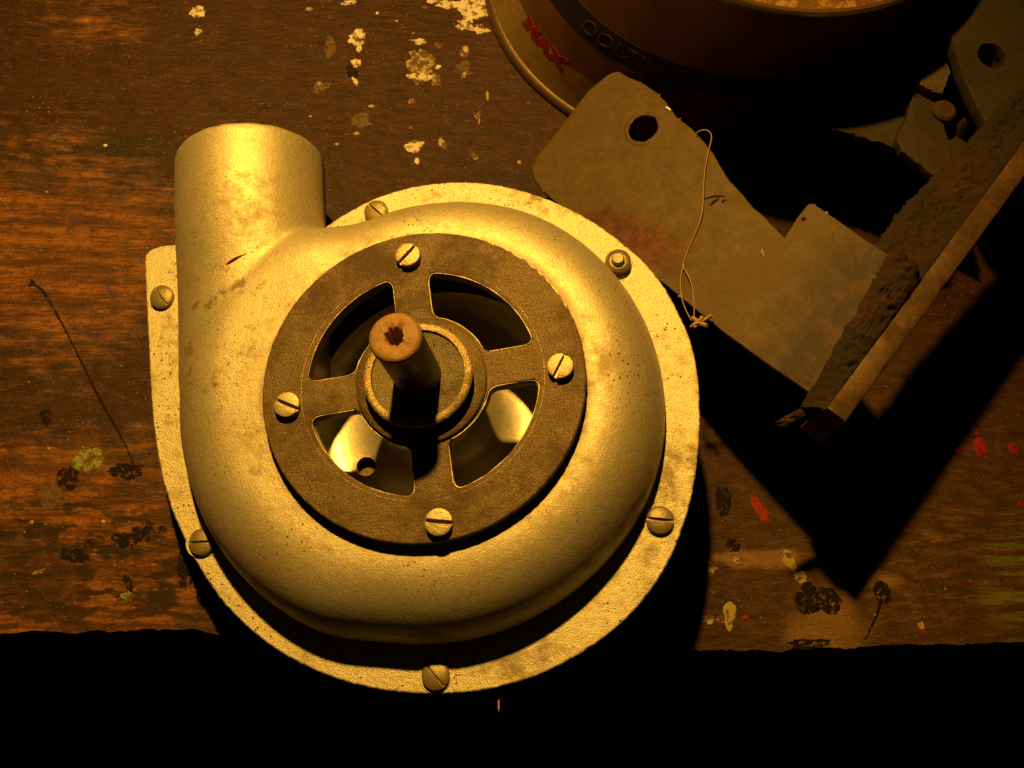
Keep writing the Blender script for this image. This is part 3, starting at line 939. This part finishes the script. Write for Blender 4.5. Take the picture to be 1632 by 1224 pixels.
KO = on_plane((1000, 300), A_, kn)
def mat_bracket(xe):
    t = NT('bracket_steel')
    g1 = t.noise(26, 7, 0.65); g2 = t.noise(130, 9, 0.82); f = t.noise(2200, 3, 0.6)
    c = t.mix(t.ramp(g2, 0.3, 0.7), (0.046, 0.027, 0.0070), (0.094, 0.060, 0.0175))
    c = t.mix(t.ramp(g1, 0.45, 0.75), c, (0.066, 0.032, 0.010))
    c = t.mix(t.ramp(f, 0.60, 0.75), c, (0.20, 0.14, 0.05))
    rustm = t.blob(0.011, -0.0170, 0.0200, 0.0085, 0.40, 110, 0.4)
    c = t.mix(rustm, c, t.mix(t.ramp(g2, 0.35, 0.65), (0.022, 0.006, 0.002), (0.115, 0.030, 0.007)))
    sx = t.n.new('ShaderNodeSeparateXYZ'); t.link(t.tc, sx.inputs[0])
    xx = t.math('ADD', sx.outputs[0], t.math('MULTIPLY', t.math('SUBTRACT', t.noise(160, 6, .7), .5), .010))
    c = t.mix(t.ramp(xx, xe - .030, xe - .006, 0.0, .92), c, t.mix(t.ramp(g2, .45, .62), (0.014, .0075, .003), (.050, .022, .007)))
    n = t.bump(f, 0.35, 0.0003, t.bump(g2, 0.25, 0.0006))
    return t.done(c, 0.55, 0.2, n, 0.3)


BRACKET = empty('steel_bracket', frame(KO, kx, ky, kn))
tag(BRACKET, 'notched sheet steel bracket with a bolt hole, welded to a thick rusty bar', 'bracket')
outline = [(985, 113), (1000, 122), (1022, 131), (1045, 146), (1062, 163), (1078, 186), (1102, 204), (1122, 226), (1136, 243), (1150, 268), (1162, 287), (1182, 308),
           (1200, 330), (1215, 342), (1232, 360), (1250, 378), (1258, 366), (1272, 344), (1288, 325), (1296, 324), (1320, 340), (1380, 382), (1424, 410), (1400, 450), (1350, 533),
           (1291, 627), (1237, 590), (1158, 533), (1105, 490), (1066, 458), (980, 394), (880, 318), (862, 300), (852, 288), (848, 270), (856, 248),
           (880, 220), (916, 172), (938, 144), (968, 119)]
M['bracket'] = mat_bracket(float((A_ - KO) @ kx))
lo = [kp(p) for p in outline]
hole = circle(*kp((1025, 205)), .0053, 40)
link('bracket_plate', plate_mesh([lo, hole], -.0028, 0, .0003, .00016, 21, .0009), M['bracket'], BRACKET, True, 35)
# burred collar round the hole
bm = bmesh.new()
hc = kp((1025, 205)); rs = []
for r, z in ((.0052, -.001), (.0053, .0001), (.0058, .0003), (.0066, .0001), (.0070, -.0001)):
    rs.append([bm.verts.new((hc[0] + (r + .0004 * mnoise.noise(Vector((k * .5, r * 900, 2)))) * math.cos(2 * math.pi * k / 48),
                             hc[1] + (r + .0004 * mnoise.noise(Vector((k * .5, r * 900, 2)))) * math.sin(2 * math.pi * k / 48),
                             z + .00025 * mnoise.noise(Vector((k * .7, r * 900, 8))))) for k in range(48)])
for a, b in zip(rs, rs[1:]):
    for k in range(48):
        bm.faces.new((a[k], a[(k + 1) % 48], b[(k + 1) % 48], b[k]))
from_bm('hole_burr', bm, M['bracket'], BRACKET, True, 60)
# nicks, a flake and a curl of swarf on the plate
for pts, r, m in (([(1122, 318), (1130, 314), (1142, 311), (1156, 314)], .0004, 'weld'), ([(1132, 328), (1138, 321), (1147, 316)], .0005, 'weld'), ([(1150, 322), (1158, 318)], .0004, 'weld'),
                  ([(1215, 398), (1214, 405), (1217, 410)], .0005, 'white'), ([(1278, 350), (1284, 347)], .0007, 'weld'), ([(1062, 172), (1069, 176)], .0007, 'zinc')):
    P = [(*kp(p), .0001) for p in pts]
    link('nick' if m == 'weld' else 'flake', tube_mesh(P, r, 1, [.4] + [1.2] * (len(P) - 2) + [.4] if len(P) > 2 else [1, .6]), M[m], BRACKET)
# burrs along the sheared edges
bm = bmesh.new()
for k in range(10):
    i = int(rng.integers(0, len(outline)))
    if 22 <= i <= 26: continue
    a = np.array(outline[i]); b = np.array(outline[(i + 1) % len(outline)])
    p = kp(a + (b - a) * rng.random())
    res = bmesh.ops.create_icosphere(bm, subdivisions=1, radius=.00026)
    s = rng.uniform(.5, 1.5); t = rng.uniform(0, 6.28); l = rng.uniform(1, 3)
    for v in res['verts']:
        x, y = v.co.x * s * l, v.co.y * s
        v.co = Vector((p[0] + x * math.cos(t) - y * math.sin(t), p[1] + x * math.sin(t) + y * math.cos(t), v.co.z * s - .0002))
tag(from_bm('edge_burrs', bm, M['grit'], BRACKET, False), kind='stuff')

# upright bar: its top edge is the orange strip, its foot stands on the bench
WT = .067
s0 = on_z((1318, 645), WT); s1 = on_z((1700, 128), WT); s2 = on_z((1354, 666), WT)
along = (s1 - s0); along[2] = 0; along /= np.linalg.norm(along)
side = np.array([along[1], -along[0], 0.0])
wid = (s2 - s0) @ side
L = np.linalg.norm(s1 - s0)


def wpt(u, v, z):
    return s0 * np.array([1, 1, 0]) + along * u + side * v + np.array([0, 0, z])


inv = BRACKET.matrix_world.inverted()


def loc3(P):
    return inv @ Vector(P)


bm = bmesh.new()
n = 90
rows = []
for i in range(n + 1):
    u = L * i / n
    j = lambda k, s=.00014: s * mnoise.noise(Vector((u * 300, k * 7.7, 3)))
    rows.append([bm.verts.new(loc3(wpt(u + (j(9, .0015) if i == 0 else 0), v + j(k), z + j(k + 4)))) for k, (v, z) in
                 enumerate([(0, WT - .022), (0.0, WT - .0012), (.0005, WT - .0003), (.0012, WT), (wid - .0012, WT), (wid - .0003, WT - .0004), (wid, WT - .0014), (wid, WT - .022)])])
for a, b in zip(rows, rows[1:]):
    for k in range(8):
        bm.faces.new((a[k], b[k], b[(k + 1) % 8], a[(k + 1) % 8]))
bm.faces.new(rows[0]); bm.faces.new(rows[-1][::-1])
from_bm('rusty_bar', bm, M['web'], BRACKET, True, 40)
# leg at the far end, outside the picture, that holds the bar up
bm = bmesh.new(); bmesh.ops.create_cube(bm, size=1)
for v in bm.verts:
    v.co = loc3(wpt(L - .006 + v.co.x * .012, wid / 2 + v.co.y * wid * .96, (WT - .0222) * (v.co.z + .5)))
from_bm('leg', bm, M['web'], BRACKET, False)
# crusty weld and grease fillet between plate and bar
bm = bmesh.new()
nu, nv = 260, 26
lip = []
for i in range(nu + 1):
    f = i / nu
    u = L * (f * 1.0) - .0015
    row = []
    wl = .0050 + .0075 * u / .052 if u < .052 else (.0165 if u < .075 else max(.008, .0165 - (u - .075) * .10))
    for j in range(nv + 1):
        g = j / nv
        v = -wl * (1 - g) + .0006 * (g)
        P = wpt(u, v, 0)
        rag = mnoise.noise(Vector((u * 180, 3, 0))) * .0012 + mnoise.noise(Vector((u * 900, 3, 0))) * .0008
        if g < .99: P = P - side * rag * (1 - g)
        # height: follows the sloping plate, then climbs to the bar
        zp = A_[2] - ((P - A_) @ np.array([kn[0], kn[1], 0])) / kn[2]
        if u > .052: zp = min(zp, WT - .005)
        z = zp + (WT + .0002 - zp) * g ** 1.6
        lump = abs(mnoise.noise(Vector((u * 260, v * 260, 2)))) * .0030 + abs(mnoise.noise(Vector((u * 700, v * 700, 4)))) * .0018 + abs(mnoise.noise(Vector((u * 1500, v * 1500, 4)))) * .0006
        z += (lump * math.sin(math.pi * min(1, g * 1.02)) ** .6) if 0 < g < 1 else -.0004
        row.append(bm.verts.new(loc3((P[0], P[1], z))))
    lip.append(row)
for a, b in zip(lip, lip[1:]):
    for j in range(nv):
        bm.faces.new((a[j], b[j], b[j + 1], a[j + 1]))
bmesh.ops.recalc_face_normals(bm, faces=bm.faces)
bmesh.ops.solidify(bm, geom=bm.faces, thickness=.0012)
from_bm('weld_fillet', bm, M['weld'], BRACKET, True, 60)
# broken lump of weld at the free corner
bm = bmesh.new()
res = bmesh.ops.create_icosphere(bm, subdivisions=4, radius=1)
cc = on_z((1292, 656), .056)
dx = on_z((1340, 650), .056) - on_z((1240, 688), .056); dl = np.linalg.norm(dx); dx /= dl
dy = np.array([-dx[1], dx[0], 0])
for v in res['verts']:
    nz = 1 + .45 * mnoise.noise(v.co * 1.7 + Vector((4, 0, 0))) + .3 * mnoise.noise(v.co * 5)
    c = v.co * nz
    P = cc + dx * c.x * dl * .46 + dy * c.y * (.0030 if c.x > 0 else .0018) + np.array([0, 0, c.z * .0022])
    v.co = loc3(P)
from_bm('weld_lump', bm, M['weld'], BRACKET, True, 60)

# ------------------------------------------------------------------ thread lying on the bracket
TP = [(1109, 213), (1113, 209), (1121, 206), (1130, 208), (1135, 216), (1133, 226), (1129, 241), (1122, 276), (1121, 312), (1120, 343), (1109, 369), (1091, 411), (1087, 424), (1093, 432), (1101, 446), (1105, 466), (1107, 493), (1106, 512)]
P1 = [on_plane(p, A_ + kn * (.0012 + .0008 * math.sin(i)), kn) for i, p in enumerate(TP)]
P2 = [on_plane(p, A_ + kn * .0012, kn) for p in [(1090, 421), (1084, 440), (1084, 460), (1087, 480), (1095, 500), (1104, 513)]]
th = empty('loose_thread', Matrix.Translation(P1[0]))
tag(th, 'thin straw coloured thread lying loose over the steel bracket with a knotted end', 'thread')
off = Matrix.Translation(-Vector(P1[0]))
for nm, P in (('strand', P1), ('strand', P2)):
    me = tube_mesh(P, .00017, 2); me.transform(off)
    link(nm, me, M['thread'], th)
for k, (a, b) in enumerate([((1100, 521), (1134, 503)), ((1102, 506), (1126, 520)), ((1106, 523), (1119, 506))]):
    Pa = on_plane(a, A_ + kn * .002, kn); Pb = on_plane(b, A_ + kn * .0026, kn)
    pts = [Pa + (Pb - Pa) * t + np.array([0, 0, .0006 * math.sin(t * 7 + k)]) for t in np.linspace(0, 1, 6)]
    me = tube_mesh(pts, .0006, 1, [.5, 1.3, .9, 1.5, .8, 1.2]); me.transform(off)
    link('knot', me, M['thread'], th)

# ------------------------------------------------------------------ the paint tin
CH = .080
cc0 = np.array([.0902, .2896, 0.0])
CLEAN = np.array([.0200, -.0076])       # the tin leans a little to the right
CAN = empty('paint_tin', Matrix.Translation(cc0))
tag(CAN, 'open round tin with stained sides and red lettering, standing behind the bracket', 'tin')


def tin_r(z):
    return .0780 - .0080 * z / CH


def tin_lathe(prof, n=140, name='tin_body', mat=None, closed=False):
    bm = lathe_bm(prof, n, closed=closed)
    for v in bm.verts:
        v.co.x += CLEAN[0] * v.co.z / CH; v.co.y += CLEAN[1] * v.co.z / CH
    return from_bm(name, bm, mat, CAN)


r0, r1 = tin_r(0), tin_r(CH)
tin_lathe([(0, .0015), (r0 - .003, .0015), (r0, .0025)] + [(tin_r(z), z) for z in np.linspace(.005, CH - .003, 12)] + [(r1 - .0005, CH - .003), (r0 - .0012, .004), (0, .003)], mat=M['tin'])
tin_lathe([(r0 - .0002, .0003), (r0 + .0008, .0), (r0 + .0018, .0008), (r0 + .0018, .0024), (r0 + .001, .0034), (r0 - .0002, .0038)], name='bottom_rim', mat=M['tinrim'], closed=True)
tin_lathe([(r1 - .0004, CH - .004), (r1 + .0008, CH - .0038), (r1 + .0016, CH - .0026), (r1 + .0014, CH - .0010), (r1 + .0004, CH), (r1 - .0010, CH - .0002), (r1 - .0016, CH - .0014), (r1 - .0010, CH - .003)], name='top_rim', mat=M['tinrim'], closed=True)
bm = bmesh.new()
n = 60
prev = None
ringz = []
for r in np.linspace(0, tin_r(CH - .012) - .001, 14):
    if r == 0: ringz.append([bm.verts.new((0, 0, CH - .012))])
    else: ringz.append([bm.verts.new((r * math.cos(2 * math.pi * k / n), r * math.sin(2 * math.pi * k / n), CH - .012 + .0016 * mnoise.noise(Vector((r * 90 * math.cos(2 * math.pi * k / n), r * 90 * math.sin(2 * math.pi * k / n), 0))))) for k in range(n)])
for a, b in zip(ringz, ringz[1:]):
    for k in range(n):
        k2 = (k + 1) % n
        if len(a) == 1: bm.faces.new((a[0], b[k], b[k2]))
        else: bm.faces.new((a[k], b[k], b[k2], a[k2]))
for v in bm.verts:
    v.co.x += CLEAN[0] * v.co.z / CH; v.co.y += CLEAN[1] * v.co.z / CH
from_bm('dried_contents', bm, M['content'], CAN)


def can_angle(p):
    """angle round the tin and height on it of the side seen at photo point p"""
    r = ray(p); r = r / np.linalg.norm(r)
    for t in np.linspace(.15, .6, 3000):
        P = CAMP + r * t - cc0
        q = P[:2] - CLEAN * P[2] / CH
        if P[2] < CH and np.hypot(*q) < tin_r(P[2]):
            return math.atan2(q[1], q[0]), P[2]
    return None


def wrap(me, ang0, z0, lift, sgn=1):
    for v in me.vertices:
        z = z0 + v.co.y
        a = ang0 + sgn * v.co.x / tin_r(z); r = tin_r(z) + lift + v.co.z
        v.co = (r * math.cos(a) + CLEAN[0] * z / CH, r * math.sin(a) + CLEAN[1] * z / CH, z)


def lettering(body, size, squash=1.0, bold=0.0):
    cu = bpy.data.curves.new('text', 'FONT')
    cu.body = body; cu.size = size; cu.offset = bold; cu.extrude = .00008; cu.resolution_u = 4
    o = bpy.data.objects.new('text', cu); COL.objects.link(o)
    me = evaluated(o)
    me.transform(Matrix.Diagonal((squash, 1, 1, 1)))
    bm = bmesh.new(); bm.from_mesh(me)
    bmesh.ops.triangulate(bm, faces=bm.faces)
    bmesh.ops.subdivide_edges(bm, edges=[e for e in bm.edges if e.calc_length() > .0035], cuts=2)
    bm.to_mesh(me); bm.free()
    return me


a_red, z_red = can_angle((836, 36))
a_red2, z_red2 = can_angle((905, 108))
RS = tin_r(.02)
arc = (a_red2 - a_red)
sg = 1 if arc > 0 else -1
me = lettering('MAX', .0070, 1.0, .00055)
wmax = max(v.co.x for v in me.vertices)
me.transform(Matrix.Diagonal((abs(arc) * RS / wmax, 1, 1, 1)))
wrap(me, a_red, z_red - .0005, .00012, sg)
link('red_lettering', me, M['ink_red'], CAN, False)
a_b0, z_b0 = can_angle((905, 8)); a_b1, z_b1 = can_angle((1040, 105))
print('tin', a_red, z_red, a_red2, z_red2, a_b0, z_b0, a_b1, z_b1)
# dark printed band with outlined letters
zb = .5 * (z_b0 + z_b1)


def band(z0, z1, a0, a1, r, mat, name):
    bm = bmesh.new(); n = 70; vs = []
    for i in range(n + 1):
        a = a0 + (a1 - a0) * i / n
        vs.append([bm.verts.new(((tin_r(z) + l) * math.cos(a) + CLEAN[0] * z / CH, (tin_r(z) + l) * math.sin(a) + CLEAN[1] * z / CH, z)) for l, z in ((-.0001, z0), (.00012, z0), (.00012, z1), (-.0001, z1))])
    for u, v in zip(vs, vs[1:]):
        for k in range(3):
            bm.faces.new((u[k], v[k], v[k + 1], u[k + 1]))
    return from_bm(name, bm, mat, CAN, True, 30)


band(zb - .0052, zb + .0052, a_b0 - sg * 1.2, a_b1 + sg * 1.0, RS + .00012, M['ink_dark'], 'printed_band')
me = lettering('OOLZINE', .0085)
wmax = max(v.co.x for v in me.vertices)
me.transform(Matrix.Diagonal((1.05, 1, 1, 1)))
a_l, z_l = can_angle((930, 32))
wrap(me, a_l, zb - .0031, .00026, sg)
link('band_lettering', me, M['ink_tan'], CAN, False)

# ------------------------------------------------------------------ scrap steel behind, at the top right
def flat_thing(name, px, z, thick, mat, holes=(), jag=.0004, seed=0, tilt=None, seg=.0012):
    """a flat steel piece whose outline was measured in the photo, lying at height z (tilt = z per metre along x, y)"""
    n = np.array([0, 0, 1.0]) if tilt is None else np.array([-tilt[0], -tilt[1], 1.0])
    n /= np.linalg.norm(n)
    P0 = on_z(px[0], z)
    X = np.array([1.0, 0, 0]); X -= X @ n * n; X /= np.linalg.norm(X); Y = np.cross(n, X)
    f = lambda p: np.array([(on_plane(p, P0, n) - P0) @ X, (on_plane(p, P0, n) - P0) @ Y])
    loops = [[f(p) for p in px]]
    for hx, hy, hr, hr2 in holes:
        c = f((hx, hy)); loops.append(circle(c[0], c[1], hr2, 36, hr))
    me = plate_mesh(loops, -thick, 0, min(.0004, thick * .3), jag, seed, seg)
    return me, frame(P0, X, Y, n), f


me, mw, f = flat_thing('second_arm', [(1200, 112), (1240, 118), (1310, 138), (1432, 182), (1540, 215), (1560, 300), (1500, 270), (1434, 238), (1360, 214), (1290, 198), (1205, 180)], .040, .003, M['scrap'],
                       [(1272, 164, .0024, .0042)], .0010, 3)
o = link('second_arm', me, M['scrap'], BRACKET); o.matrix_local = inv @ mw

lug, mw, f = flat_thing('lug_plate', [(1517, 62), (1524, 25), (1540, 2), (1575, -22), (1640, -34), (1720, -10), (1740, 90), (1700, 200), (1640, 222), (1590, 216), (1574, 199), (1556, 166), (1534, 119)], .058, .005, M['scrap'],
                        [(1581, 88, .0049, .0049)], .0005, 5)
LUG = empty('lug_plate', mw)
tag(LUG, 'grey rounded steel lug plate with a round hole at the top right corner', 'plate')
link('plate_body', lug, M['scrap'], LUG)
c = f((1581, 88))
from_bm('bush', lathe_bm([(.0050, -.0045), (.0062, -.0045), (.0062, -.012), (.0050, -.012)], 36, c[0], c[1]), M['scraprust'], LUG)
c2 = f((1575, 100))
bm = bmesh.new(); bmesh.ops.create_cube(bm, size=1)
for v in bm.verts: v.co = Vector((c2[0] + .0015 + v.co.x * .012, c2[1] + v.co.y * .0016, -.009 + v.co.z * .002))
bmesh.ops.bevel(bm, geom=bm.edges, offset=.0004, segments=2)
from_bm('cotter', bm, M['web'], LUG)
# short legs under the lug plate down to the bench
for p in ((1600, 30), (1640, 170)):
    q = f(p)
    from_bm('spacer', lathe_bm([(0, -.005), (.006, -.005), (.006, -.058), (0, -.058)], 24, q[0], q[1], closed=False), M['scrap'], LUG)

arm, mw, f = flat_thing('latch_arm', [(1456, 146), (1470, 148), (1488, 158), (1496, 172), (1506, 204), (1518, 244), (1506, 282), (1490, 282), (1438, 240), (1429, 222), (1447, 183)], .046, .004, M['scraprust'], (), .0006, 7)
ARM = empty('latch_arm', mw)
tag(ARM, 'bent brown steel latch arm with a pale rounded tip, between tin and lug plate', 'latch')
link('arm_body', arm, M['scrap'], ARM)
tip, mw2, f2 = flat_thing('tip', [(1466, 134), (1474, 107), (1490, 82), (1500, 78), (1513, 85), (1519, 94), (1519, 106), (1503, 148), (1488, 146)], .050, .004, M['plate'], (), .0004, 9)
o = link('arm_tip', tip, M['plate'], ARM)
o.matrix_local = Matrix(mw).inverted() @ mw2
for p, r, mname in (((1503, 179), .0041, 'scraprust'), ((1550, 194), .0034, 'scrap')):
    q = f(p)
    from_bm('rivet', lathe_bm([(0, .0022), (r * .8, .0020), (r, .0012), (r, -.0065), (0, -.0065)], 36, q[0], q[1], closed=False), M[mname], ARM)
# a splinter of wood behind the latch
P = [on_z(p, z) for p, z in (((1395, 100), .001), ((1430, 96), .003), ((1462, 82), .005), ((1500, 68), .006))]
o = link('wood_splinter', tube_mesh(P, .0011, 1, [.3, 1, 1.2, .6]), M['wood'])
tag(o, 'thin brown wood splinter on the bench between the tin and the lug plate', 'splinter')
